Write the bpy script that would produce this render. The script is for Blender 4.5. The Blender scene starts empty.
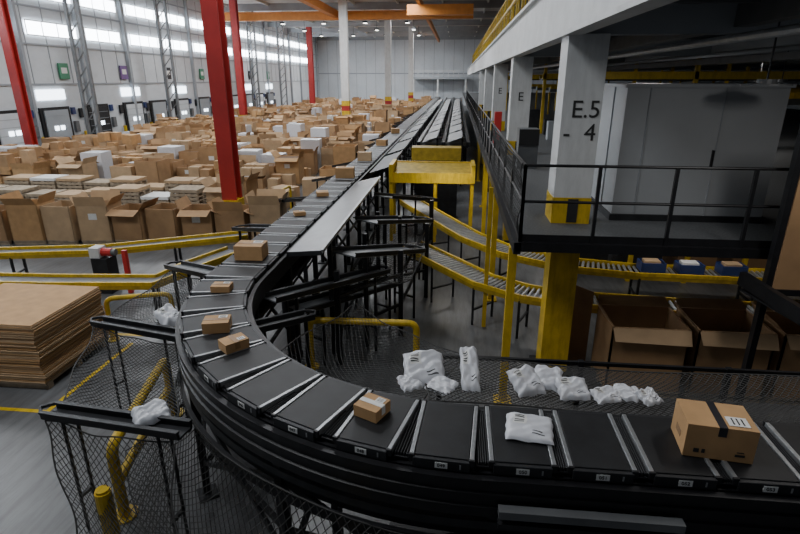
import bpy, math, random
from mathutils import Vector, Matrix
random.seed(7)
D=bpy.data; SC=bpy.context.scene
# ------------------------------------------------------------ materials
def mat(name,col,rough=.6,metal=0,var=.12,scale=6,bump=0.0,emit=None,es=0,col2=None,spec=None,big=0):
    m=D.materials.new(name); m.use_nodes=True; nt=m.node_tree; n=nt.nodes; l=nt.links
    b=n['Principled BSDF']; b.inputs['Roughness'].default_value=rough; b.inputs['Metallic'].default_value=metal
    if spec is not None: b.inputs['Specular IOR Level'].default_value=spec
    tc=n.new('ShaderNodeTexCoord'); nz=n.new('ShaderNodeTexNoise'); nz.inputs['Scale'].default_value=scale
    nz.inputs['Detail'].default_value=5
    cr=n.new('ShaderNodeValToRGB'); c=col
    d=[max(0,x*(1-var)) for x in c]; e=[min(1,x*(1+var)) for x in (col2 or c)]
    cr.color_ramp.elements[0].color=(*d,1); cr.color_ramp.elements[1].color=(*e,1)
    cr.color_ramp.elements[0].position=.3; cr.color_ramp.elements[1].position=.7
    l.new(tc.outputs['Object'],nz.inputs['Vector']); l.new(nz.outputs['Fac'],cr.inputs['Fac']); l.new(cr.outputs['Color'],b.inputs['Base Color'])
    if big:   # scuffs: stretched fine noise multiplied over the base
        mp=n.new('ShaderNodeMapping');mp.inputs['Scale'].default_value=(5,.6,1);mp.inputs['Rotation'].default_value=(0,0,.5)
        n2=n.new('ShaderNodeTexNoise');n2.inputs['Scale'].default_value=1.6;n2.inputs['Detail'].default_value=8;n2.inputs['Roughness'].default_value=.7
        r2=n.new('ShaderNodeValToRGB');r2.color_ramp.elements[0].position=.36;r2.color_ramp.elements[1].position=.56
        r2.color_ramp.elements[0].color=(1-big,1-big,1-big,1)
        mx=n.new('ShaderNodeMix');mx.data_type='RGBA';mx.blend_type='MULTIPLY';mx.inputs[0].default_value=1
        l.new(tc.outputs['Object'],mp.inputs['Vector']);l.new(mp.outputs['Vector'],n2.inputs['Vector']);l.new(n2.outputs['Fac'],r2.inputs['Fac'])
        l.new(cr.outputs['Color'],mx.inputs[6]);l.new(r2.outputs['Color'],mx.inputs[7]);l.new(mx.outputs[2],b.inputs['Base Color'])
    if bump:
        bp=n.new('ShaderNodeBump'); bp.inputs['Strength'].default_value=bump; bp.inputs['Distance'].default_value=.02
        l.new(nz.outputs['Fac'],bp.inputs['Height']); l.new(bp.outputs['Normal'],b.inputs['Normal'])
    if emit:
        b.inputs['Emission Color'].default_value=(*emit,1); b.inputs['Emission Strength'].default_value=es
    return m
M=dict(
 concrete=mat('concrete_floor',(.115,.118,.122),.36,0,.3,.7,0,big=.4),
 wall=mat('wall_panel',(.56,.59,.62),.7,0,.06,.3,big=.08),
 wallrib=mat('wall_rib',(.30,.32,.34),.7,0,.08,1),
 ceil=mat('ceiling_sheet',(.60,.61,.62),.8,0,.1,.4),
 white=mat('white_paint',(.62,.63,.63),.55,0,.06,2,big=.12),
 yellow=mat('yellow_paint',(.62,.41,.012),.42,0,.12,5,big=.3),
 dkyellow=mat('worn_yellow',(.38,.26,.02),.5,0,.25,6),
 orange=mat('orange_paint',(.55,.20,.03),.5,0,.1,2),
 red=mat('red_paint',(.34,.02,.018),.5,0,.12,2),
 black=mat('black_steel',(.010,.010,.012),.45,.2,.3,8),
 dark=mat('dark_steel',(.026,.027,.03),.5,.4,.25,6),
 belt=mat('rubber_belt',(.013,.0135,.015),.52,0,.35,5,.1,spec=.35),
 rib=mat('bellows_rubber',(.014,.014,.016),.6,0,.2,20),
 alu=mat('aluminium',(.32,.33,.34),.40,.6,.15,20),
 grey=mat('grey_sheet',(.13,.135,.14),.5,.1,.15,3),
 slide=mat('steel_slide',(.21,.22,.23),.32,.5,.12,3),
 cab=mat('cabinet_grey',(.34,.355,.37),.5,0,.05,1.5),
 grate=mat('grating',(.13,.135,.14),.6,.3,.25,30),
 roller=mat('roller_steel',(.33,.34,.35),.35,.5,.15,10),
 kraft=mat('kraft_carton',(.46,.27,.12),.75,0,.12,5,.05),
 kraft2=mat('kraft_board',(.36,.215,.105),.8,0,.18,2,.05),
 kraft3=mat('kraft_light',(.47,.32,.185),.8,0,.12,3,.05),
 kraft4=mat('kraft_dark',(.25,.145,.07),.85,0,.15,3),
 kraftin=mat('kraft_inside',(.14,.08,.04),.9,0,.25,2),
 wood=mat('pallet_wood',(.34,.27,.19),.85,0,.25,6,.1),
 tape=mat('packing_tape',(.02,.02,.025),.3,0,.1,8),
 ktape=mat('brown_tape',(.30,.17,.07),.3,0,.1,8),
 label=mat('paper_label',(.70,.70,.68),.6,0,.05,12),
 ink=mat('black_ink',(.02,.02,.02),.6,0,.1,8),
 poly=mat('white_polybag',(.60,.61,.65),.30,0,.05,10,.15),
 net=mat('net_cord',(.035,.034,.033),.8,0,.2,12),
 blue=mat('blue_plastic',(.02,.04,.14),.4,0,.1,6),
 purple=mat('purple_sign',(.15,.08,.24),.5,0,.1,6),
 green=mat('green_sign',(.05,.22,.12),.5,0,.1,6),
 redp=mat('red_plastic',(.5,.03,.03),.4,0,.1,6),
 win=mat('window_daylight',(.8,.85,.9),.3,0,.03,.4,0,(.86,.93,1.0),14),
 win2=mat('dock_window_glass',(.8,.85,.9),.3,0,.03,.4,0,(.8,.9,1.0),6),
 lampm=mat('lamp_tube',(.9,.9,.9),.3,0,.02,1,0,(1,.97,.9),10),
)
# ---------------------------------------------------------- mesh builder
class B:
    def __init__(s): s.v=[];s.f=[];s.m=[];s.ml=[]
    def mi(s,k):
        if k not in s.ml: s.ml.append(k)
        return s.ml.index(k)
    def add(s,vs,fs,k):
        o=len(s.v); s.v+= [tuple(a) for a in vs]; i=s.mi(k)
        for f in fs: s.f.append([o+j for j in f]); s.m.append(i)
    def fr(s,c,ax,ay,az,k):
        c=Vector(c);vs=[c+ax*i+ay*j+az*q for q in(-1,1) for j in(-1,1) for i in(-1,1)]
        s.add(vs,[(0,2,3,1),(4,5,7,6),(0,1,5,4),(2,6,7,3),(0,4,6,2),(1,3,7,5)],k)
    def box(s,x0,x1,y0,y1,z0,z1,k):
        s.fr(((x0+x1)/2,(y0+y1)/2,(z0+z1)/2),Vector(((x1-x0)/2,0,0)),Vector((0,(y1-y0)/2,0)),Vector((0,0,(z1-z0)/2)),k)
    def rbox(s,c,sz,rot,k):
        ca,sa=math.cos(rot),math.sin(rot)
        s.fr(c,Vector((ca,sa,0))*sz[0]/2,Vector((-sa,ca,0))*sz[1]/2,Vector((0,0,sz[2]/2)),k)
    def beam(s,p,q,w,h,k):
        p=Vector(p);q=Vector(q);d=q-p;L=d.length
        if L<1e-6:return
        d/=L; up=Vector((0,0,1)) if abs(d.z)<.98 else Vector((0,1,0))
        sd=d.cross(up).normalized();u2=sd.cross(d)
        s.fr((p+q)/2,d*L/2,sd*w/2,u2*h/2,k)
    def ibeam(s,x,y,z0,z1,w,k,tf=.05):
        s.box(x-w/2,x+w/2,y-w/2,y-w/2+tf,z0,z1,k);s.box(x-w/2,x+w/2,y+w/2-tf,y+w/2,z0,z1,k)
        s.box(x-tf/2,x+tf/2,y-w/2+tf,y+w/2-tf,z0,z1,k)
    def tube(s,pts,r,k,n=8,cap=True):
        P=[Vector(p) for p in pts];N=len(P);o=[];
        for i,p in enumerate(P):
            t=(P[min(i+1,N-1)]-P[max(i-1,0)]).normalized()
            up=Vector((0,0,1)) if abs(t.z)<.9 else Vector((1,0,0))
            if i==0: a=t.cross(up).normalized()
            else:
                a=(a-t*a.dot(t)); a=a.normalized() if a.length>1e-5 else t.cross(up).normalized()
            b=t.cross(a)
            o+=[p+(a*math.cos(2*math.pi*j/n)+b*math.sin(2*math.pi*j/n))*r for j in range(n)]
        fs=[(i*n+j,i*n+(j+1)%n,(i+1)*n+(j+1)%n,(i+1)*n+j) for i in range(N-1) for j in range(n)]
        if cap: fs+= [tuple(range(n))[::-1],tuple((N-1)*n+j for j in range(n))]
        s.add(o,fs,k)
    def quad(s,a,b,c,d,k): s.add([a,b,c,d],[(0,1,2,3)],k)
    def obj(s,name,parent=None,smooth=False,bevel=0):
        me=D.meshes.new(name);me.from_pydata(s.v,[],s.f)
        for k in s.ml: me.materials.append(M[k])
        me.polygons.foreach_set('material_index',s.m)
        if smooth: me.polygons.foreach_set('use_smooth',[True]*len(s.f))
        me.update(); ob=D.objects.new(name,me); SC.collection.objects.link(ob)
        if parent: ob.parent=parent
        if bevel:
            md=ob.modifiers.new('bevel','BEVEL');md.width=bevel;md.segments=2;md.limit_method='ANGLE'
        return ob
def empty(name):
    e=D.objects.new(name,None);SC.collection.objects.link(e);return e
def text(body,loc,rot,size,k,name,parent=None):
    c=D.curves.new(name,'FONT');c.body=body;c.size=size;c.extrude=.002;c.align_x='CENTER';c.align_y='CENTER'
    o=D.objects.new(name,c);c.materials.append(M[k]);o.location=loc;o.rotation_euler=rot;SC.collection.objects.link(o)
    if parent:o.parent=parent
    return o
def rounded(pts,r=.15,n=5):
    out=[Vector(pts[0])]
    for i in range(1,len(pts)-1):
        a,b,c=Vector(pts[i-1]),Vector(pts[i]),Vector(pts[i+1])
        p=b+(a-b).normalized()*r;q=b+(c-b).normalized()*r
        for j in range(n+1):
            t=j/n; out.append(p*(1-t)**2+b*2*t*(1-t)+q*t*t)
    out.append(Vector(pts[-1]));return out
# ---------------------------------------------------------------- shell
b=B();b.box(-29,30,-3,116,-.2,0,'concrete');b.obj('floor')
b=B()
b.box(-29.3,-29,-3,116,0,13.2,'wall')
for i in range(60):
    y=-2+i*2; b.box(-29,-28.96,y,y+.06,4.6,13.0,'wallrib')
for i in range(20):
    y=-1+i*6.05; b.box(-29,-28.7,y-.12,y+.12,0,13.0,'wallrib')
for z in (4.6,7.2,9.6,12): b.box(-29,-28.9,-3,116,z,z+.12,'wallrib')
b.obj('wall_left')
b=B();b.box(-29.3,30,116,116.3,0,13.2,'wall')
for i in range(29): b.box(-29+i*2,-28.93+i*2,115.95,116,0,13,'wallrib')
b.box(-29,30,115.9,116,6,6.2,'wallrib');b.obj('wall_back')
b=B();b.box(30,30.3,-3,116,0,13.2,'wallrib');b.obj('wall_right')
b=B();b.box(-29.3,30.3,-3,116.3,13.2,13.4,'ceil')
b.obj('ceiling')
b=B()
for i in range(12):
    y=6+i*10; b.box(-29,30,y-.15,y+.15,12.45,13.2,'wallrib')
for i in range(12): 
    x=-27+i*5; b.box(x-.08,x+.08,-3,116,12.95,13.2,'white')
b.obj('ceiling_girders')
wn=0
for z in (8.3,10.7):
    for i in range(8):
        y0=12+i*12.1
        if y0>104:continue
        wn+=1;b=B();b.box(-28.95,-28.9,y0,y0+10.6,z-.42,z+.42,'win')
        for j in range(8): b.box(-28.9,-28.86,y0+j*10.6/7-.03,y0+j*10.6/7+.03,z-.45,z+.45,'white')
        b.box(-28.9,-28.84,y0,y0+10.6,z-.5,z-.42,'white');b.box(-28.9,-28.84,y0,y0+10.6,z+.42,z+.5,'white')
        b.obj('window_%d'%wn)
for i in range(15):
    y=18.5+i*4.7+(.5 if i%3==0 else 0);b=B();x=-28.95
    b.box(x,x+.12,y-1.5,y+1.5,0,3.1,'black');b.box(x+.12,x+.2,y-1.2,y+1.2,0,2.9,['dark','wall','wallrib','wall','wallrib'][i%5])
    for j in range(5): b.box(x+.2,x+.22,y-1.2,y+1.2,.5+j*.5,.53+j*.5,'wallrib')
    b.box(x+.2,x+.24,y-.5,y-.1,1.5,1.8,'win2');b.box(x+.2,x+.24,y+.1,y+.5,1.5,1.8,'win2')
    if i%2==0: b.box(x,x+.06,y-1.4,y+1.4,3.6,4.3,'win2')
    b.box(x+.1,x+.3,y-2.05,y-1.85,0,1.2,'yellow')
    b.box(x,x+.2,y+1.8,y+2.2,1.2,2.0,'grey');b.box(x,x+.15,y-2.1,y-1.7,2.2,2.9,'dark');b.box(x,x+.12,y+1.75,y+2.15,2.5,3.0,'blue')
    b.obj('door_%d'%(i+1))
for i in range(9):
    y=24+i*7.5;b=B();b.box(-28.9,-28.8,y-.5,y+.5,5.0,6.1,['purple','dark','green'][i%3]);b.box(-28.8,-28.79,y-.3,y+.3,5.4,5.8,'label')
    b.obj('dock_number_sign')
COLS=[]
for (x,y,w,k) in [(-26.0,31,.5,'red'),(-24.6,62,.7,'red'),(-24,91,.8,'red'),(-7.62,17.5,.52,'red')]:
    COLS.append((x,y));b=B();b.ibeam(x,y,0,13.2,w,k,.06)
    b.box(x-.5,x+.5,y-.5,y+.5,0,.06,'dark')
    b.box(x-w/2-.03,x+w/2+.03,y-w/2-.03,y+w/2+.03,0,1.1,'yellow')
    b.obj('red_steel_column')
for (x,y,w) in [(-11.5,57,.75),(-8.8,71,.75),(-8.0,96,.8)]:
    COLS.append((x,y));b=B();b.box(x-w/2,x+w/2,y-w/2,y+w/2,0,13.2,'white')
    for j in range(5): b.box(x-w/2-.02,x+w/2+.02,y-w/2-.02,y+w/2+.02,.4+j*.5,.9+j*.5,'red' if j%2 else 'yellow')
    b.obj('concrete_column')
for y in (38,50,72,84):
    b=B();x=-26.6;COLS.append((x,y))
    for dx in(-.45,.45): b.box(x+dx-.09,x+dx+.09,y-.12,y+.12,0,13.2,'grey')
    for j in range(13): b.beam((x-.45,y,j),(x+.45,y,j+1),.07,.07,'grey')
    b.obj('lattice_wall_column')
b=B();b.box(-28.6,1.4,63.6,64.4,11.2,12.0,'orange');b.box(-28.6,1.4,63.4,64.6,11.95,12.05,'orange')
b.box(-5.0,1.2,55,56,10.7,11.6,'orange');b.box(-14,-13.4,30,64,11.4,12.1,'orange')
b.box(-4,-3.7,45,110,11.6,12.2,'orange')
b.obj('overhead_crane')
for i in range(4):
    for j in range(3):
        x=-22+i*5.2;y=71+j*10
        b=B();b.box(x-.3,x+.3,y-.3,y+.3,11.5,11.7,'dark');b.box(x-.2,x+.2,y-.2,y+.2,11.46,11.5,'lampm');b.box(x-.02,x+.02,y-.02,y+.02,11.7,13.2,'dark')
        b.obj('high_bay_lamp')
b=B()
b.box(-9,2,112,115.8,5.0,5.4,'wallrib')
for i in range(12): b.box(-9+i,-8.9+i,112,112.1,5.4,6.5,'white')
b.box(-9,2,112,112.1,6.5,6.6,'white')
for x in(-8.8,-4,1.5): b.box(x-.15,x+.15,112,112.3,0,5,'white')
b.obj('end_wall_gallery')
# ------------------------------------------------------------ sorter path
C=Vector((.28,7.44,0));R=3.6;X0=8.5;L1=X0-.28;L2=L1+R*math.pi/2
def path(s):
    if s<L1: return Vector((X0-s,3.84,0)),Vector((-1,0,0))
    if s<L2:
        a=(s-L1)/R; return C+Vector((-math.sin(a),-math.cos(a),0))*R, Vector((-math.cos(a),math.sin(a),0))
    return Vector((-3.32,7.44+s-L2,0)),Vector((0,1,0))
def nrm(t): return Vector((-t.y,t.x,0))
sorter=empty('crossbelt_sorter')
def sweep(b,prof,s0,s1,st,k):
    ss=[];s=s0
    while s<s1: ss.append(s); s+= st if (s<L2+1) else 4
    ss.append(s1);n=len(prof);vs=[]
    for s in ss:
        p,t=path(s);nn=nrm(t)
        vs+=[p+nn*a+Vector((0,0,z)) for a,z in prof]
    fs=[(i*n+j,(i+1)*n+j,(i+1)*n+(j+1)%n,i*n+(j+1)%n) for i in range(len(ss)-1) for j in range(n)]
    fs+=[tuple(range(n))[::-1],tuple((len(ss)-1)*n+j for j in range(n))]
    b.add(vs,fs,k)
S1=L2+88
b=B();Z=Vector((0,0,1));cars=[]
s=.1
while s<S1:
    p,t=path(s);n=nrm(t)
    b.fr(p+Z*2.165,t*.215,n*.365,Z*.028,'belt')
    if s<L2+25:
        for sg in(-1,1):
            b.fr(p+t*.238*sg+Z*2.168,t*.018,n*.375,Z*.032,'alu')
            b.fr(p+n*.385*sg+Z*2.14,t*.225,n*.018,Z*.045,'dark')
            for q in(-1,1): b.fr(p+t*.238*sg+n*.378*q+Z*2.168,t*.024,n*.012,Z*.034,'black')
        p2,t2=path(s+.3);n2=nrm(t2)
        for j in range(-2,3):
            b.fr(p2+t2*(j*.018*(1 if s<L1-.3 or s>L2 else 1.3))+Z*2.15,t2*.005,n2*.36,Z*.022,'rib')
        b.fr(p2+Z*2.13,t2*.06,n2*.37,Z*.01,'black')
    cars.append(s);s+=.6
carob=b.obj('belt_carriers',sorter,bevel=.006)
b=B()
for s in cars:
    if s>L2+6:break
    p,t=path(s);n=nrm(t)
    b.fr(p-t*.0+n*.405+Z*2.14,t*.05,n*.002,Z*.026,'label')
    b.fr(p-t*.15+n*.405+Z*2.14,t*.006,n*.002,Z*.02,'roller')
b.obj('carrier_number_plates',sorter)
for i,s in enumerate(cars[4:22]):
    p,t=path(s);n=nrm(t);q=p+n*.409+Z*2.14
    ang=math.atan2(n.y,n.x)+math.pi/2
    text('%03d'%(59-i),q,(math.pi/2,0,ang),.042,'ink','plate_number_%d'%i,sorter)
b=B()
sweep(b,[(.41,2.09),(.47,2.09),(.47,2.03),(.45,2.02),(.45,1.97),(.47,1.96),(.47,1.90),(.45,1.89),(.45,1.84),(.47,1.83),(.47,1.74),(.41,1.74)],0,S1,.2,'black')
sweep(b,[(-.41,2.12),(-.41,1.84),(-.47,1.84),(-.47,2.12)],0,S1,.2,'black')
sweep(b,[(.40,2.10),(.40,1.98),(-.40,1.98),(-.40,2.10)],0,S1,.2,'black')
sweep(b,[(.40,1.66),(.44,1.66),(.44,1.58),(.40,1.58)],0,L2+30,.2,'dark')
sweep(b,[(.46,1.5),(.50,1.5),(.50,1.40),(.46,1.40)],0,L2+6,.2,'black')
sweep(b,[(.40,1.56),(.40,1.48),(-.40,1.48),(-.40,1.56)],0,L2+30,.2,'black')
sweep(b,[(.42,1.0),(.42,.94),(-.36,.94),(-.36,1.0)],0,L1+.8,.2,'black')  # black tray added below the front run so the floor there looks shaded
b.obj('sorter_side_rails',sorter)
b=B();s=.9
while s<L2+80:
    p,t=path(s);n=nrm(t)
    for sg in(-1,1):
        q=p+n*.38*sg; b.fr(q+Z*.93,t*.045,n*.045,Z*.93,'black');b.fr(q+Z*.02,t*.12,n*.12,Z*.02,'dark')
    b.beam(p+n*.38+Z*.4,p-n*.38+Z*1.5,.05,.05,'black');b.beam(p-n*.38+Z*.4,p+n*.38+Z*1.5,.05,.05,'black')
    if s<L2+30:
        p2,t2=path(s+1.8);n2=nrm(t2)
        b.beam(p+n*.38+Z*.5,p2+n2*.38+Z*1.5,.04,.06,'dark');b.beam(p+n*.38+Z*.9,p2+n2*.38+Z*.9,.05,.05,'black')
        b.beam(p2+n2*.38+Z*.5,p+n*.38+Z*1.5,.04,.06,'dark')
        b.beam(p-n*.38+Z*.9,p2-n2*.38+Z*.9,.05,.05,'black')
    s+=1.8
b.box(.42,1.78,3.26,3.34,1.83,1.90,'grey');b.box(.42,1.78,3.26,3.34,1.74,1.78,'dark')
b.box(1.0,8,3.1,3.3,1.2,1.4,'dark');b.box(2.2,4.2,3.24,3.32,1.66,1.72,'grey')
b.obj('sorter_support_frame',sorter)
b=B()
b.quad((-2.86,8.6,2.16),(-2.14,8.2,2.34),(-2.14,15.2,2.36),(-2.86,15.4,2.16),'slide')
b.beam((-2.86,8.6,2.14),(-2.86,15.4,2.14),.03,.05,'dark');b.beam((-2.14,8.2,2.32),(-2.14,15.2,2.34),.04,.06,'alu')
b.beam((-2.86,8.6,2.12),(-2.14,8.2,2.3),.03,.08,'dark')
for y in(9,12,15): b.beam((-2.2,y,0),(-2.2,y,2.28),.08,.08,'black')
for i in range(14):
    y=17+i*4.6
    for (xa,xb) in ((-2.75,-2.05),(-1.6,-.9),(-.4,.3)):
        if i<2 and xa>-2: continue
        b.quad((xa,y,2.15),(xb,y,2.38),(xb,y+3.9,2.38),(xa,y+3.9,2.15),'grey')
        b.beam((xb,y,2.36),(xb,y+3.9,2.36),.04,.1,'black')
        b.beam((xb,y+.2,0),(xb,y+.2,2.3),.08,.08,'black')
b.obj('discharge_cover_panel')
b=B()
for x in(-1.85,-.65,.55):
    b.box(x-.05,x+.12,26.5,95,1.9,2.12,'black')
b.box(-1.9,.6,26.5,95,1.85,1.95,'dark')
for i in range(30):
    y=27+i*2.3;b.box(-1.8,.5,y,y+.1,1.96,2.05,'roller')
for i in range(12):
    y=28+i*5.5
    for x in(-1.7,.5): b.box(x-.06,x+.06,y-.06,y+.06,0,1.9,'black')
b.obj('sorting_line_conveyor')
# ----------------------------------------------------- chutes
def chute(p,q,w,name='discharge_chute',legs=True,side=.07,k='grey',rl=.05):
    b=B();p=Vector(p);q=Vector(q);d=(q-p);dh=Vector((d.x,d.y,0)).normalized();n=Vector((-dh.y,dh.x,0))
    b.beam(p,q,w,.025,k)
    for o in(1,-1):
        b.beam(p+n*o*w/2+Z*side/2,q+n*o*w/2+Z*side/2,.025,side,'black')
        b.beam(p+n*o*w/2+Z*(side+.01),q+n*o*w/2+Z*(side+.01),.05,.02,'dark')
    b.tube([q+n*w/2+Z*side,q+dh*.12+Z*side*.8,q-n*w/2+Z*side],.022,'black',6)
    if legs:
        for t in(.15,.85):
            c=p.lerp(q,t)
            for o in(1,-1): b.beam(c+n*o*w*.42-Z*c.z,c+n*o*w*.42,rl,rl,'black')
            b.beam(c+n*w*.42-Z*(c.z-.5),c-n*w*.42-Z*(c.z-.5),.04,.04,'black')
    return b.obj(name)
chute((-2.62,4.28,1.62),(-4.38,4.62,1.5),.20,k='dark',rl=.025)
chute((-3.6,6.2,1.66),(-5.4,6.95,1.45),.2,k='dark',rl=.025)
chute((-3.85,8.4,1.7),(-5.8,10.0,1.3),.35,k='grey')
chute((-3.85,11.6,1.7),(-5.6,13.2,1.25),.5,k='slide');chute((-3.85,15,1.7),(-5.6,16.6,1.25),.5,k='slide')
for i in range(12): chute((-3.85,19+i*3.6,1.7),(-5.4,20.6+i*3.6,1.2),.5,k='slide')
for (p,q,w) in [((-2.75,7.3,1.8),(-1.3,9.6,1.5),.3),((-2.75,6.4,1.72),(-2.15,7.3,1.55),.25),((-2.65,8.3,1.2),(-1.2,10.6,.9),.45),((-2.0,9.2,1.95),(-.85,11.2,1.45),.62),((-1.95,11.6,1.95),(-.8,13.6,1.5),.65),
                ((-1.9,14.1,2.0),(-.75,15.9,1.55),.65),((-1.9,19,1.9),(-.5,21,1.5),.5),((-1.9,22.5,1.9),(-.5,24.5,1.5),.5)]:
    chute(p,q,w,k='slide' if p[1]>7 else 'grey')
b=B()
for (x,y) in [(-2.0,8.6),(-1.0,9.9),(-1.9,11),(-.6,12),(-1.9,13),(-.6,14.5),(-1.3,12.6)]:
    b.box(x-.045,x+.045,y-.045,y+.045,0,1.85,'black')
for z in(.7,1.35): 
    b.beam((-2,8.6,z),(-2,13,z),.05,.05,'black');b.beam((-1.0,9.9,z),(-.6,14.5,z),.05,.05,'black')
    b.beam((-2,8.6,z),(-1,9.9,z),.05,.05,'black')
    b.beam((-1.9,11,z),(-.6,12,z),.05,.05,'black')
for i in range(3): b.beam((-2,8.6+i*1.6,.4),(-2,10.2+i*1.6,1.6),.04,.04,'dark')
b.obj('chute_support_frame')
# ----------------------------------------------------- netting
def net(name,p00,p10,p11,p01,cell=.085,sag=.1,r=.0045,seed=0,surf=None,UV=None,edge=True):
    rd=random.Random(seed);ph=rd.random()*6
    if surf is None:
        P=[Vector(p) for p in(p00,p10,p11,p01)]
        U=((P[1]-P[0]).length+(P[2]-P[3]).length)/2;V=((P[3]-P[0]).length+(P[2]-P[1]).length)/2
        def S(u,v):
            q=(P[0]*(1-u)+P[1]*u)*(1-v)+(P[3]*(1-u)+P[2]*u)*v
            return q-Z*(sag*4*u*(1-u)*(.3+v*(1-v)*3)) + Vector((.03*math.sin(9*v+ph),.03*math.sin(8*u+ph),.02*math.sin(13*u+7*v)))
    else: S=surf;U,V=UV
    b=B();tot=U+V;k=int(tot/cell)
    for i in range(1,k):
        c=i*cell
        for sg in(0,1):
            a0=max(0,c-V);a1=min(U,c)
            N=max(2,int((a1-a0)/.2)+1);pts=[]
            for j in range(N+1):
                a=a0+(a1-a0)*j/N;vv=(c-a)/V;u=a/U
                if sg:u=1-u
                pts.append(S(min(1,max(0,u)),min(1,max(0,vv))))
            if (pts[0]-pts[-1]).length>.02:b.tube(pts,r,'net',3,False)
    e=[S(i/20,0) for i in range(21)]+[S(1,i/20) for i in range(1,21)]+[S(1-i/20,1) for i in range(1,21)]+[S(0,1-i/20) for i in range(1,21)]
    b.tube(e,.009,'net',5)
    return b.obj(name)
net('safety_net',(-4.38,4.75,1.5),(-2.85,4.5,1.6),(-3.6,6.05,1.62),(-5.4,6.85,1.45),seed=1)
net('safety_net',(-5.4,7.1,1.42),(-3.75,6.5,1.6),(-3.85,8.2,1.6),(-5.7,9.8,1.3),seed=12)
net('safety_net',(-4.38,4.5,1.48),(-2.75,4.2,1.55),(-2.35,3.35,.75),(-3.75,3.9,.55),seed=14,sag=.12,r=.005)
def fs(u,v):
    s=L1-1.6+(5.6)*u;p,t=path(s);n=nrm(t)
    o=.5+.8*v+.12*math.sin(5*u+1)*v; z=1.5-1.0*v**.8-.12*math.sin(math.pi*v)+.03*math.sin(14*u+5*v)
    return p+n*o+Z*z
net('safety_net',0,0,0,0,surf=fs,UV=(6.4,1.4),seed=2,cell=.09,r=.005)
net('safety_net',(-.2,4.33,2.12),(6.5,4.33,2.12),(6.5,5.5,1.95),(-.2,5.5,1.95),seed=3,sag=.06,cell=.07,r=.005)
net('safety_net',(-2.3,5.9,1.6),(-.3,4.7,1.85),(.2,6.6,1.4),(-1.6,8.2,1.4),seed=4,sag=.2,r=.003,cell=.1)
net('safety_net',(-1.9,8.7,1.5),(-.7,9.2,1.5),(-.6,13.8,1.4),(-1.9,13.5,1.5),seed=6,cell=.12)
b=B()
for x in(-.1,1.5,3.1,4.7,6.3):
    b.beam((x,5.55,0),(x,5.55,1.98),.06,.06,'black')
b.beam((-.2,5.55,1.95),(6.5,5.55,1.95),.04,.04,'black')
b.obj('net_frame')
# ----------------------------------------------------- bags/cartons
def pillow(name,c,sx,sy,h,rot,seed=0,k='poly',tilt=0,mark=True,tx=0,cr=1.0):
    rd=random.Random(seed);N=34;vs=[];b=B();ca,sa=math.cos(rot),math.sin(rot)
    ph=[rd.uniform(0,6.28) for _ in range(8)]
    def pt(i,j,top,off=0):
        u=-1+2*i/N;v=-1+2*j/N
        e=max(0,(1-abs(u)**7)*(1-abs(v)**7))
        wr=.06*math.sin(4*u+2*v+ph[0])+.06*math.sin(5*v-3*u+ph[1])+.035*math.sin(9*u+5*v+ph[2])+.03*math.sin(12*v-7*u+ph[3])
        z=(h*(e**.6)*(.82+wr*cr) if top else 0)+.004+off+(.008*cr*abs(math.sin(3*u+ph[6]))*abs(v)**4)
        ed=1-.03*abs(v)**3*(1+math.sin(ph[7]))
        x=u*sx/2*ed+.003*cr*math.sin(9*v+ph[4]);y=v*sy/2*(1-.02*abs(u)**3)+.003*cr*math.sin(8*u+ph[5])
        return (c[0]+x*ca-y*sa,c[1]+x*sa+y*ca,c[2]+z+tilt*(y+sy/2)+tx*x)
    for top in(1,0):
        o=[pt(i,j,top) for i in range(N+1) for j in range(N+1)]
        f=[(i*(N+1)+j,(i+1)*(N+1)+j,(i+1)*(N+1)+j+1,i*(N+1)+j+1) for i in range(N) for j in range(N)]
        if not top:f=[q[::-1] for q in f]
        b.add(o,f,k)
    def patch(i0,i1,j0,j1,off,kk):
        o=[pt(i,j,1,off) for i in range(i0,i1+1) for j in range(j0,j1+1)];w=j1-j0+1
        b.add(o,[(i*w+j,(i+1)*w+j,(i+1)*w+j+1,i*w+j+1) for i in range(i1-i0) for j in range(j1-j0)],kk)
    if mark:
        patch(5,15,18,29,.0015,'label')
        for q in(20,22,25,27): patch(6,13,q,q+1,.003,'ink')
        patch(19,28,6,7,.0015,'ink');patch(19,26,9,10,.0015,'ink')
    return b.obj(name,smooth=True)
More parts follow.
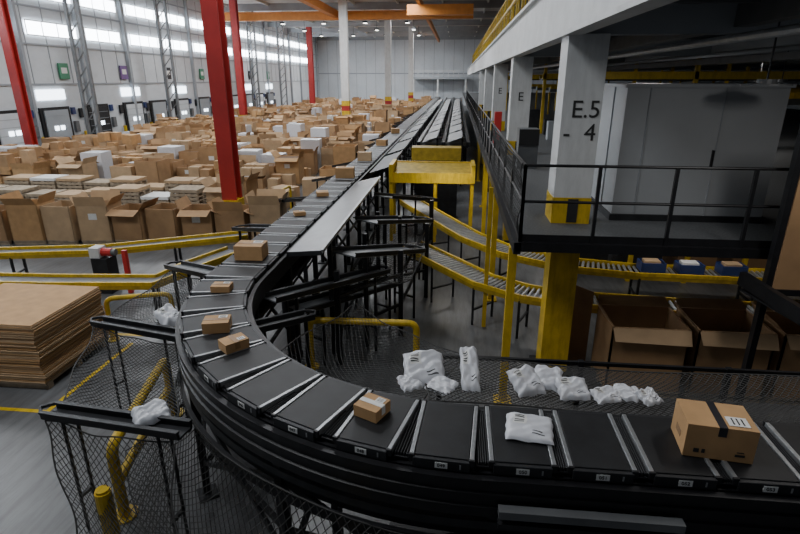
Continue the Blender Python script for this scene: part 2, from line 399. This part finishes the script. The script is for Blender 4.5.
def carton(name,c,sx,sy,h,rot,k='kraft',tape='ktape',label=True,style=0):
    b=B();ca,sa=math.cos(rot),math.sin(rot);ax=Vector((ca,sa,0));ay=Vector((-sa,ca,0));c=Vector(c)
    b.fr(c+Z*h/2,ax*sx/2,ay*sy/2,Z*h/2,k)
    e=.0015
    b.fr(c+Z*(h+e),ax*(sx/2+.001),ay*.0015,Z*e,'kraft4')
    b.fr(c+Z*(h+e),ax*sx/2,ay*min(.03,sy*.12),Z*e*1.3,tape)
    for sg in(-1,1): b.fr(c+ax*sg*(sx/2+e)+Z*(h-.04),ax*e,ay*min(.03,sy*.12),Z*.04,tape)
    if label:
        b.fr(c+ax*sx*.22+ay*sy*.25+Z*(h+e*3),ax*sx*.17,ay*sy*.15,Z*e,'label')
        for j in range(3): b.fr(c+ax*sx*.22+ay*(sy*.25+(j-1)*sy*.07)+Z*(h+e*4.5),ax*sx*.12,ay*sy*.012,Z*e*.5,'ink')
    if style==1:
        f=c+ax*(sx/2+e)
        b.fr(f-ay*sy*.32+Z*h*.22,ax*e,ay*.02,Z*.018,'ink');b.fr(f-ay*sy*.22+Z*h*.22,ax*e,ay*.012,Z*.018,'ink')
        b.fr(f+ay*sy*.3+Z*h*.2,ax*e,ay*.035,Z*.01,'ink');b.fr(f+ay*sy*.3+Z*h*.3,ax*e,ay*.025,Z*.004,'ink')
        b.fr(c-ay*(sy/2+e)+Z*h*.4,ax*.06,ay*e,Z*.03,'kraft4')
    return b.obj(name,bevel=.004)
ZB=2.2
carton('parcel_carton',(2.13,3.84,ZB),.36,.50,.29,-.12-math.pi/2,label=True,tape='tape',style=1)
carton('parcel_carton',(-.66,4.0,ZB),.24,.23,.11,-.45,tape='label')
pillow('poly_mailer_bag',(.70,3.90,ZB),.39,.37,.05,-.12,3,cr=1.2)
carton('parcel_carton',(-2.36,5.05,ZB),.20,.27,.11,-.75,label=True)
carton('parcel_carton',(-2.74,5.48,ZB),.30,.24,.13,.25)
carton('parcel_carton',(-3.2,6.68,ZB),.26,.2,.09,.1)
carton('parcel_carton',(-3.32,8.15,ZB),.46,.36,.24,.05)
carton('parcel_carton',(-3.3,15.9,ZB),.55,.4,.3,.1)
carton('parcel_carton',(-3.35,13.2,ZB),.3,.3,.1,.3,label=False)
carton('parcel_carton',(-3.3,19.5,ZB),.5,.4,.3,.1,k='kraft3')
carton('parcel_carton',(-3.35,11.1,ZB),.24,.2,.08,.5)
carton('parcel_carton',(-3.3,24.2,ZB),.45,.4,.25,-.1)
carton('parcel_carton',(-3.35,30,ZB),.45,.4,.25,.2)
pillow('poly_mailer_bag',(-3.1,4.5,1.62),.36,.28,.09,.7,5,tilt=.2,mark=False,cr=2)
pillow('poly_mailer_bag',(-4.1,6.75,1.62),.3,.40,.13,.9,6,tilt=.3,cr=2)
for i,(x,y,z,sx,sy,h,r,ti) in enumerate([(-.25,4.88,2.05,.42,.36,.09,.15,.5),(-.06,4.66,2.07,.28,.22,.05,-.5,.2),(-.38,4.68,2.07,.22,.22,.05,.5,.2),(.22,4.86,2.05,.19,.46,.07,.07,.55),(.78,4.75,2.07,.30,.30,.08,.4,.4),(1.0,4.86,2.07,.28,.26,.06,-.3,.4),(1.22,4.68,2.08,.30,.26,.07,.1,.3),(1.52,4.62,2.09,.26,.2,.05,.3,.2),(1.72,4.68,2.09,.24,.2,.05,-.3,.2),(1.92,4.62,2.09,.2,.18,.05,.5,.3)]):
    pillow('poly_mailer_bag',(x,y,z),sx,sy,h,r,20+i,tilt=ti,mark=i not in(1,2,5,8),cr=1.8)
# ----------------------------------------------------- cardboard sheet stack on pallet
b=B()
b.box(-8.75,-6.77,7.2,8.95,.10,.14,'wood')
for y in(7.25,8.0,8.75):b.box(-8.75,-6.77,y,y+.12,0,.1,'wood')
nz=54
for i in range(nz):
    z=.14+i*1.08/nz;dx=random.uniform(-.012,.012)+.02*math.sin(i*.3);dy=random.uniform(-.012,.012)
    b.box(-8.75+dx,-6.77+dx,7.2+dy,8.95+dy,z,z+1.08/nz-.005,random.choice(['kraft3','kraft3','kraft','kraft2']))
b.obj('cardboard_sheet_stack')
# ----------------------------------------------------- gaylords
def gay(b,x,y,w,d,h,rot=0,z0=.14,flaps=0,fill=.6,k='kraft2',fk='kraftin',pallet=True,lab=False):
    ca,sa=math.cos(rot),math.sin(rot);ax=Vector((ca,sa,0));ay=Vector((-sa,ca,0));c=Vector((x,y,0));t=.015
    if pallet:
        for j in(-1,0,1): b.fr(c+ay*j*d*.42+Z*.05,ax*w/2,ay*.05,Z*.05,'wood')
        b.fr(c+Z*.12,ax*w/2,ay*d/2,Z*.02,'wood')
    zc=z0+h/2
    for sg in(-1,1):
        b.fr(c+ax*sg*(w/2-t)+Z*zc,ax*t,ay*d/2,Z*h/2,k);b.fr(c+ay*sg*(d/2-t)+Z*zc,ax*w/2,ay*t,Z*h/2,k)
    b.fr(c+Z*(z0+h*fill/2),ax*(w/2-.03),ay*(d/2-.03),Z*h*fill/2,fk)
    if lab: b.fr(c-ay*(d/2+.004)+Z*(z0+h*.7),ax*.13,ay*.003,Z*.1,'label')
    if flaps:
        L=.32
        for (dr,per,hw,ed) in((ax,ay,d/2,w/2),(-ax,ay,d/2,w/2),(ay,ax,w/2,d/2),(-ay,ax,w/2,d/2)):
            tl=random.uniform(-.1,.9)*flaps
            o=(dr*math.cos(tl-1.2 if tl<.3 else tl*.3)*.6+Z*(-.25 if tl>.5 else .8)).normalized()
            e=c+dr*ed+Z*(z0+h)
            p=[e-per*hw,e+per*hw,e+per*hw*.97+o*L,e-per*hw*.97+o*L]
            b.add(p,[(0,1,2,3)],k)
for (x,w) in [(3.2,1.2),(4.5,1.15),(5.8,1.2)]:
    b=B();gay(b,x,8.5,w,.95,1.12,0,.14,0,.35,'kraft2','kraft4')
    z=1.26
    b.add([(x-w/2,8.03,z),(x-w/2,8.97,z),(x-w/2-.16,8.9,z+.22),(x-w/2-.14,8.1,z+.16)],[(0,1,2,3)],'kraft2')
    b.add([(x-w/2,8.03,z),(x+w/2,8.03,z),(x+w/2-.02,7.86,z-.2),(x-w/2+.02,7.88,z-.18)],[(0,1,2,3)],'kraft3')
    b.add([(x-w/2,8.97,z),(x+w/2,8.97,z),(x+w/2-.03,9.15,z+.12),(x-w/2+.03,9.15,z+.1)],[(0,1,2,3)],'kraft2')
    b.obj('gaylord_box')
b=B();b.add([(2.2,9.2,.0),(2.52,9.05,.0),(2.52,9.05,1.45),(2.2,9.2,1.5)],[(0,1,2,3)],'kraft4');b.add([(2.2,9.2,.0),(2.15,9.35,0),(2.15,9.35,1.5),(2.2,9.2,1.5)],[(0,1,2,3)],'kraft4');b.add([(2.52,9.05,0),(2.15,9.35,0),(2.15,9.35,1.5),(2.52,9.05,1.45)],[(0,1,2,3)],'kraft4');b.obj('folded_cardboard')
pillow('poly_mailer_bag',(3.1,8.5,.54),.8,.6,.2,.4,41)
pillow('poly_mailer_bag',(4.4,8.5,.54),.7,.5,.2,.9,42)
for i in range(9):
    b=B();x=-14.6+i*1.08;y=15.4+i*.12
    h=random.uniform(.92,1.15)
    gay(b,x,y,.98,.95,h,random.uniform(-.1,.16),.14,random.choice([0,.3,1]),random.uniform(.2,.6),random.choice(['kraft3','kraft2','kraft']),lab=i%3==0)
    b.obj('gaylord_box')
b=B()
def closed(b,x,y,w,d,h,rot,z0,k):
    b.rbox((x,y,z0+h/2),(w,d,h),rot,k)
for r in range(58):
    y=24.5+r*1.42
    x=-27.2
    xe=-5.9 if r<46 else -4.6
    while x<xe:
        x+=1.27
        ci=int((x+27.2)/1.27)
        if ci%8==7 and random.random()<.7: continue
        if random.random()<.05: continue
        if any(abs(x-a)<1.2 and abs(y-c)<1.2 for a,c in COLS): continue
        k=random.choice(['kraft2','kraft3','kraft','kraft2','kraft3'])
        h=random.uniform(.7,1.3)*(1.35 if random.random()<.2 else 1); rr=random.uniform(-.1,.1)
        q0=random.random()
        if q0<.04:
            for j in range(random.randint(3,7)):
                b.rbox((x,y,.07+j*.15),(1.15,1.1,.09),rr+random.uniform(-.03,.03),'wood')
        elif q0<.10:
            b.rbox((x,y,.07),(1.15,1.1,.14),rr,'wood');b.rbox((x,y,.14+h*.55),(1.05,1.0,h*1.1),rr,'poly')
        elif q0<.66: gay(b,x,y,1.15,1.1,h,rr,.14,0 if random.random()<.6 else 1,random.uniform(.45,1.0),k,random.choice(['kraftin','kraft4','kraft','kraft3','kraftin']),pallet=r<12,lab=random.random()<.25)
        else:
            n=random.randint(1,3);z=.14
            b.rbox((x,y,.07),(1.15,1.1,.14),rr,'wood')
            for q in range(n):
                hh=random.uniform(.35,.6)
                for (ox,oy) in ((-.27,-.25),(.27,-.25),(-.27,.25),(.27,.25)):
                    if random.random()<.85: closed(b,x+ox,y+oy,.5,.46,hh*random.choice([1,.8,1]),rr+random.uniform(-.1,.1),z,random.choice(['kraft','kraft3','kraft2','kraft','label'] if random.random()<.2 else ['kraft','kraft3','kraft2']))
                z+=hh
b.obj('stored_gaylord_boxes')
b=B()
for (x,y) in [(-8.8,19.6),(-7.2,21.2),(-9.0,21.6),(-7.5,22.9),(-6.2,23.1)]:
    if x<-8:gay(b,x,y,1.1,1.0,random.uniform(.7,1.2),random.uniform(-.2,.2),.14,1,.5,random.choice(['kraft2','kraft3']))
    else:
        closed(b,x,y,1.0,.8,random.uniform(.4,.9),random.uniform(-.4,.4),0,random.choice(['kraft','kraft3']))
b.obj('chute_end_boxes')
for (x0,x1,y,h) in [(-20,-10.9,20.4,.75),(-20,-11.2,22.3,.85)]:
    b=B();x=x0
    while x<x1:
        n=int(h/.15)-random.choice([0,0,1,2])
        for j in range(n):
            z=j*.15
            for q in(-.45,0,.45): b.box(x,x+1.15,y+q-.05,y+q+.05,z,z+.1,'wood')
            for q in range(5): b.box(x+q*.25,x+q*.25+.14,y-.5,y+.5,z+.1,z+.125,'wood')
        b.box(x,x+1.15,y-.5,y+.5,n*.15,n*.15+.12,random.choice(['kraft3','label','kraft3','wood']))
        x+=1.25
    b.obj('wooden_pallet_stack')
# ----------------------------------------------------- yellow conveyors
def yconv(name,pts,w,th=.18,bed='roller',legs=True,k='yellow'):
    b=B();P=[Vector(p) for p in pts];N=len(P);nn=[]
    for i in range(N):
        t=(P[min(i+1,N-1)]-P[max(i-1,0)]);t.z=0;t.normalize();nn.append(Vector((-t.y,t.x,0)))
    for i in range(N-1):
        for o in(-1,1): b.beam(P[i]+nn[i]*o*w/2,P[i+1]+nn[i+1]*o*w/2,.05,th*.45,k); b.beam(P[i]+nn[i]*o*w/2-Z*th*.45,P[i+1]+nn[i+1]*o*w/2-Z*th*.45,.045,th*.5,'dkyellow')
        L=(P[i+1]-P[i]).length;m=int(L/.11)
        if bed=='roller':
            for j in range(m):
                t=j/m;c=P[i].lerp(P[i+1],t);n=nn[i].lerp(nn[i+1],t).normalized()
                b.tube([c+n*(w/2-.03)-Z*.03,c-n*(w/2-.03)-Z*.03],.032,'roller',6)
        else:
            a=P[i]-Z*.03;c=P[i+1]-Z*.03
            b.quad(a+nn[i]*w/2,a-nn[i]*w/2,c-nn[i+1]*w/2,c+nn[i+1]*w/2,bed)
        if legs:
            q=max(1,int(L/1.8))
            for j in range(q):
                c=P[i].lerp(P[i+1],j/q)
                for o in(-1,1):
                    g=c+nn[i]*o*w/2; b.beam((g.x,g.y,0),(g.x,g.y,g.z-th*.5),.05,.05,'dark')
                g=c+nn[i]*w/2;g2=c-nn[i]*w/2
                b.beam((g.x,g.y,.35),(g2.x,g2.y,.35),.04,.04,'dark')
    return b.obj(name)
yconv('yellow_roller_conveyor',[(-1.5,17.3,1.25),(-.4,15.4,1.12),(.5,14.0,1.0),(1.4,13.0,.93),(2.6,12.3,.9),(4.2,11.95,.9),(9,11.8,.9)],.65)
yconv('yellow_roller_conveyor',[(-1.1,13.0,1.05),(-.2,11.9,1.0),(.7,10.8,.95),(1.5,10.3,.92),(2.4,10.05,.9),(4.6,9.85,.9),(9,9.75,.9)],.65)
yconv('yellow_belt_conveyor',[(-13,11.4,.9),(-9,12.2,.9),(-5.6,13.6,1.0)],.5,bed='grey')
yconv('yellow_belt_conveyor',[(-12.5,9.8,.9),(-8.4,10.0,.9),(-6.4,10.2,.9),(-5.9,11.0,1.0),(-5.4,12.2,1.0)],.5,bed='grey')
b=B()
for (y0,z) in((16.6,2.25),(17.7,2.45)):
    b.box(-2.0,.6,y0,y0+.08,z-.32,z,'yellow');
b.quad((-2.0,16.62,2.2),(.6,16.62,2.2),(.6,17.7,2.42),(-2.0,17.7,2.42),'dkyellow')
b.box(-2.05,-1.93,16.55,17.8,1.95,2.5,'yellow');b.box(.5,.62,16.55,17.8,1.95,2.5,'yellow')
for x in(-2,-.6,.55):
    for y in(16.7,17.6): b.box(x-.05,x+.05,y-.05,y+.05,0,2,'yellow')
b.box(-1.6,.2,19.7,20.4,2.2,2.65,'dkyellow');b.box(-1.5,.1,19.8,20.3,0,2.2,'dark')
b.obj('yellow_bridge_conveyor')
b=B()
b.box(-8.75,-8.5,11.45,11.75,.9,1.15,'white');b.tube([(-8.5,11.6,1.02),(-8.25,11.6,1.02)],.10,'redp',10);b.box(-8.7,-8.3,11.4,11.8,.0,.9,'dark')
b.tube([(-8.25,11.6,1.02),(-8.15,11.6,1.02)],.08,'grey',10);b.box(-7.95,-7.85,11.5,11.6,.0,1.1,'redp')
b.obj('drive_motor')
def guard(name,a,c,h,r=.05,mid=False):
    b=B();a=Vector(a);c=Vector(c);A=Vector((a.x,a.y,0));Cc=Vector((c.x,c.y,0))
    b.tube(rounded([A,A+Z*h,Cc+Z*h,Cc],.16,6),r,'yellow',12)
    if mid:b.tube([A+Z*h*.5,Cc+Z*h*.5],r*.9,'yellow',10)
    for q in(A,Cc): b.tube([q,q+Z*.02],r*2.4,'yellow',12)
    return b.obj(name,smooth=False)
guard('safety_guard_rail',(-2.5,8.45),(-.58,8.5),.95,.06)
guard('safety_guard_rail',(-6.8,9.1),(-5.66,9.5),.9)
guard('safety_guard_rail',(-3.85,4.75),(-4.3,6.8),.98,.065,True)
guard('safety_guard_rail',(-6.7,17.9),(-6.5,20.5),1.0)
guard('safety_guard_rail',(-1.35,2.6),(-1.1,3.1),1.1)
b=B();b.tube([(-3.45,4.02,0),(-3.45,4.02,1.05)],.08,'yellow',14);b.tube([(-3.45,4.02,0),(-3.45,4.02,.03)],.15,'yellow',14)
b.tube([(-3.45,4.02,1.05),(-3.45,4.02,1.08)],.065,'yellow',14)
b.obj('safety_bollard')
b=B();b.box(-12,-6.3,6.6,6.68,0,.004,'yellow');b.box(-6.38,-6.3,6.68,9.0,0,.004,'yellow');b.box(-12,-5,9.3,9.38,0,.004,'yellow')
b.obj('floor_marking_tape')
# ----------------------------------------------------- mezzanine
b=B()
b.box(.9,26,7.4,100,2.76,2.8,'grate')
b.box(.88,26,7.32,7.42,2.70,2.83,'black');b.box(.86,.96,7.32,100,2.66,2.83,'black')
for i in range(12):
    y=9.6+i*3; b.box(.9,26,y-.08,y+.08,2.56,2.76,'dark')
for i in range(9): b.box(2.6+i*3-.08,2.6+i*3+.08,7.8,60,2.6,2.76,'dark')
b.obj('mezzanine_deck')
def rail(name,a,c,z0,sp=1.35,h=1.1,k='black',r=.02):
    b=B();a=Vector(a).to_3d();c=Vector(c).to_3d();a.z=c.z=z0;L=(c-a).length;n=max(1,round(L/sp))
    for i in range(n+1):
        q=a.lerp(c,i/n);b.beam(q,q+Z*h,.045,.045,k)
    for zz in(h,h*.55):b.tube([a+Z*zz,c+Z*zz],r,k,8)
    b.beam(a+Z*.08,c+Z*.08,.01,.11,k)
    return b.obj(name)
rail('mezzanine_railing',(.95,7.4),(4.9,7.4),2.8,1.0)
rail('mezzanine_railing',(.95,7.4),(.95,60),2.8,1.5)
net('railing_mesh_panel',(.93,7.45,2.85),(.93,14,2.85),(.93,14,3.9),(.93,7.45,3.9),cell=.14,sag=0,r=.004,seed=9)
b=B()
for (x,y) in[(.9,7.7),(.95,12),(.95,16.5),(1.2,22),(1.2,28)]: b.box(x-.06,x+.06,y-.06,y+.06,0,2.66,'yellow');b.box(x-.14,x+.14,y-.14,y+.14,0,.03,'yellow')
for (x,y) in [(.72,10.5)]: b.box(x-.04,x+.04,y-.04,y+.04,0,3.0,'yellow')
b.obj('yellow_mezzanine_posts')
cx,cw,cn=1.87,.29,.235
for i,y in enumerate([8.9,17.2,25.5,33.8,42.1]):
    b=B()
    b.box(cx-cw,cx+cw,y-cw,y+cw,3.2,5.62,'white');b.box(cx-cn,cx+cn,y-cn,y+cn,0,2.76,'yellow')
    b.box(cx-cw-.01,cx+cw+.01,y-cw-.01,y+cw+.01,2.8,3.22,'yellow')
    b.box(cx-.06,cx+.10,y-cw-.018,y-cw-.01,2.82,3.2,'ink')
    b.box(cx-cw-.05,cx+cw+.05,y-cw-.05,y+cw+.05,0,.04,'dark')
    o=b.obj('deck_column')
    if i==0:
        text('E.5',(cx+.06,y-cw-.006,4.56),(math.pi/2,0,0),.36,'ink','column_text_1',o)
        text('-  4',(cx+.0,y-cw-.006,4.22),(math.pi/2,0,0),.36,'ink','column_text_2',o)
    elif i<3: text('E',(cx,y-cw-.006,4.5),(math.pi/2,0,0),.35,'ink','column_text',o)
b=B()
b.box(2.6,4.95,8.95,11.2,2.85,4.88,'cab')
b.box(2.56,4.99,8.9,11.25,4.88,4.93,'cab');b.box(2.56,4.99,8.9,11.25,2.8,2.9,'dark')
for x in(2.95,4.05): b.box(x-.008,x+.008,8.935,8.95,2.9,4.88,'wallrib')
b.box(4.0,4.03,8.91,8.95,3.7,3.95,'black');b.box(2.58,2.6,9.6,9.62,2.9,4.9,'wallrib')
b.obj('electrical_cabinet')
b=B()
b.box(1.63,29.9,-1,100,6.3,6.45,'dark')
b.box(1.6,1.72,-1,100,5.62,6.6,'white');b.box(1.5,1.75,-1,100,6.55,6.62,'white');b.box(1.5,1.75,-1,100,5.6,5.66,'white')
for i in range(30):
    y=1+i*2.4;b.box(1.7,29.9,y-.07,y+.07,5.95,6.3,'grey')
for i in range(8): x=4+i*3.2;b.box(x-.12,x+.12,-1,100,5.7,6.0,'wallrib' if i%2 else 'grey')
for y in (8.9,17.2,25.5,33.8,42.1): b.box(1.7,29.9,y-.15,y+.15,5.62,6.1,'wallrib')
b.obj('upper_deck')
rail('upper_deck_railing',(1.65,4),(1.65,70),6.6,1.5,1.1,'yellow',.03)
b=B()
for i in range(40):
    y=9+i*.8; b.box(1.63,1.67,y-.02,y+.02,6.6,7.7,'yellow')
b.box(1.6,1.7,9,40,7.2,7.26,'yellow')
b.obj('upper_deck_fence')
b=B()
b.tube([(3.2,1,5.45),(3.2,60,5.45)],.05,'roller',8);b.tube([(5.6,1,5.5),(5.6,60,5.5)],.04,'wallrib',8);b.tube([(4.9,9.0,5.9),(5.6,8.2,5.0),(5.6,8.2,4.9)],.03,'dark',8)
b.box(7,7.5,6,60,5.4,5.55,'grey')
b.obj('ceiling_pipes')
for (x,y) in [(4.1,8.0),(7.5,14),(10,20),(5,22)]:
    b=B();b.tube([(x,y,5.7),(x,y,5.0)],.012,'dark',6);b.tube([(x,y,5.0),(x,y,4.93)],.12,'grey',14);b.tube([(x,y,4.94),(x,y,4.92)],.3,'grey',18);b.obj('pendant_lamp')
b=B()
for i in range(6):
    y=18+i*6
    b.box(3.5,26,y,y+.1,5.0,5.22,'yellow');b.box(3.5,26,y+.9,y+1.0,5.0,5.15,'dkyellow')
    b.box(3.5,26,y+.1,y+.9,4.95,5.02,'dark')
    for j in range(7): x=3.6+j*3.6;b.box(x-.06,x+.06,y,y+.12,2.8,5.6,'yellow')
    b.box(6,26,y+1.5,y+2.2,4.2,4.5,'grey')
    b.box(6,26,y+1.4,y+1.5,4.4,4.6,'yellow')
    for j in range(6): b.box(6+j*3.6-.05,6+j*3.6+.05,y+1.6,y+1.7,2.8,4.2,'yellow')
b.obj('yellow_conveyor_racks')
b=B()
for i in range(10):
    x=2.6+random.random()*1.2;y=13+i*2.1
    b.box(x,x+.5,y,y+.4,2.8,3.3+random.random()*.5,random.choice(['dark','grey','dark','wallrib']))
b.box(1.6,2.1,14.2,14.7,2.8,3.8,'grey');b.box(1.6,2.1,14.15,14.2,3.4,3.8,'ink');b.box(1.35,1.6,20,20.3,2.8,3.9,'redp')
b.obj('mezzanine_workstations')
b=B()
b.beam((3.85,7.1,2.5),(4.2,5.6,2.35),.08,.18,'black');b.beam((4.0,7.1,2.35),(4.5,5.6,2.2),.35,.03,'dark')
b.box(4.12,4.2,7.0,7.1,0,4.6,'black');b.box(4.2,6.2,6.98,7.04,2.4,4.5,'kraft2');b.box(4.12,6.2,6.95,7.1,4.5,4.6,'black');b.box(4.12,6.2,6.95,7.1,2.32,2.4,'black')
b.obj('cardboard_screen_frame')
for i,(x,y) in enumerate([(4.5,11.95),(5.3,11.9),(6.2,11.9)]):
    b=B()
    b.box(x-.25,x+.25,y-.18,y+.18,.91,.95,'blue')
    for sg in(-1,1): b.box(x+sg*.25-.015,x+sg*.25+.015,y-.18,y+.18,.91,1.12,'blue');b.box(x-.25,x+.25,y+sg*.18-.015,y+sg*.18+.015,.91,1.12,'blue')
    b.box(x-.18,x+.16,y-.12,y+.12,.95,1.15,'label' if i==1 else 'kraft3')
    b.obj('blue_tote')
b=B()
for x in(3.2,4.6,6,7.4,8.8):
    b.box(x-.05,x+.05,13.6,13.7,0,2.56,'yellow')
    b.box(x,x+1,14.2,15.2,0,1.2,'dark' if x<6 else 'kraft4')
b.obj('packing_station')
# ----------------------------------------------------- lights
def area(x,y,z,sx,sy,p,col=(1,1,1),rot=(0,0,0),name='hall_fill_light'):
    l=D.lights.new(name,'AREA');l.shape='RECTANGLE';l.size=sx;l.size_y=sy;l.energy=p;l.color=col
    o=D.objects.new(name,l);o.location=(x,y,z);o.rotation_euler=rot;SC.collection.objects.link(o)
for y,pw in((4,650),(16,800),(32,1250),(52,1500),(78,2000),(100,2200)):
    for x in(-19,-6):
        area(x,y,12.2,4,4,pw,(.94,.97,1))  # added overhead area lights that fill the hall; no skylights are modelled
for (x,y) in((4,5.2),(10,20),(4.5,14)): area(x,y,5.5,.3,1.5,50,(1,.97,.93),name='deck_strip_light')
for (x,y) in((2.2,12.8),(5,11.2),(8,11.2),(4,20),(-.2,16)): area(x,y,2.5,1.5,.15,20,(1,.96,.9),name='under_deck_light')
w=D.worlds.new('world');SC.world=w;w.use_nodes=True
bg=w.node_tree.nodes['Background'];bg.inputs[0].default_value=(.68,.74,.82,1);bg.inputs[1].default_value=.14
cam=D.cameras.new('camera');cam.lens=24;cam.sensor_width=36;cam.clip_end=400
co=D.objects.new('camera',cam);co.location=(0,0,5);co.rotation_euler=(math.radians(90-19.4),0,math.radians(5.87));SC.collection.objects.link(co);SC.camera=co
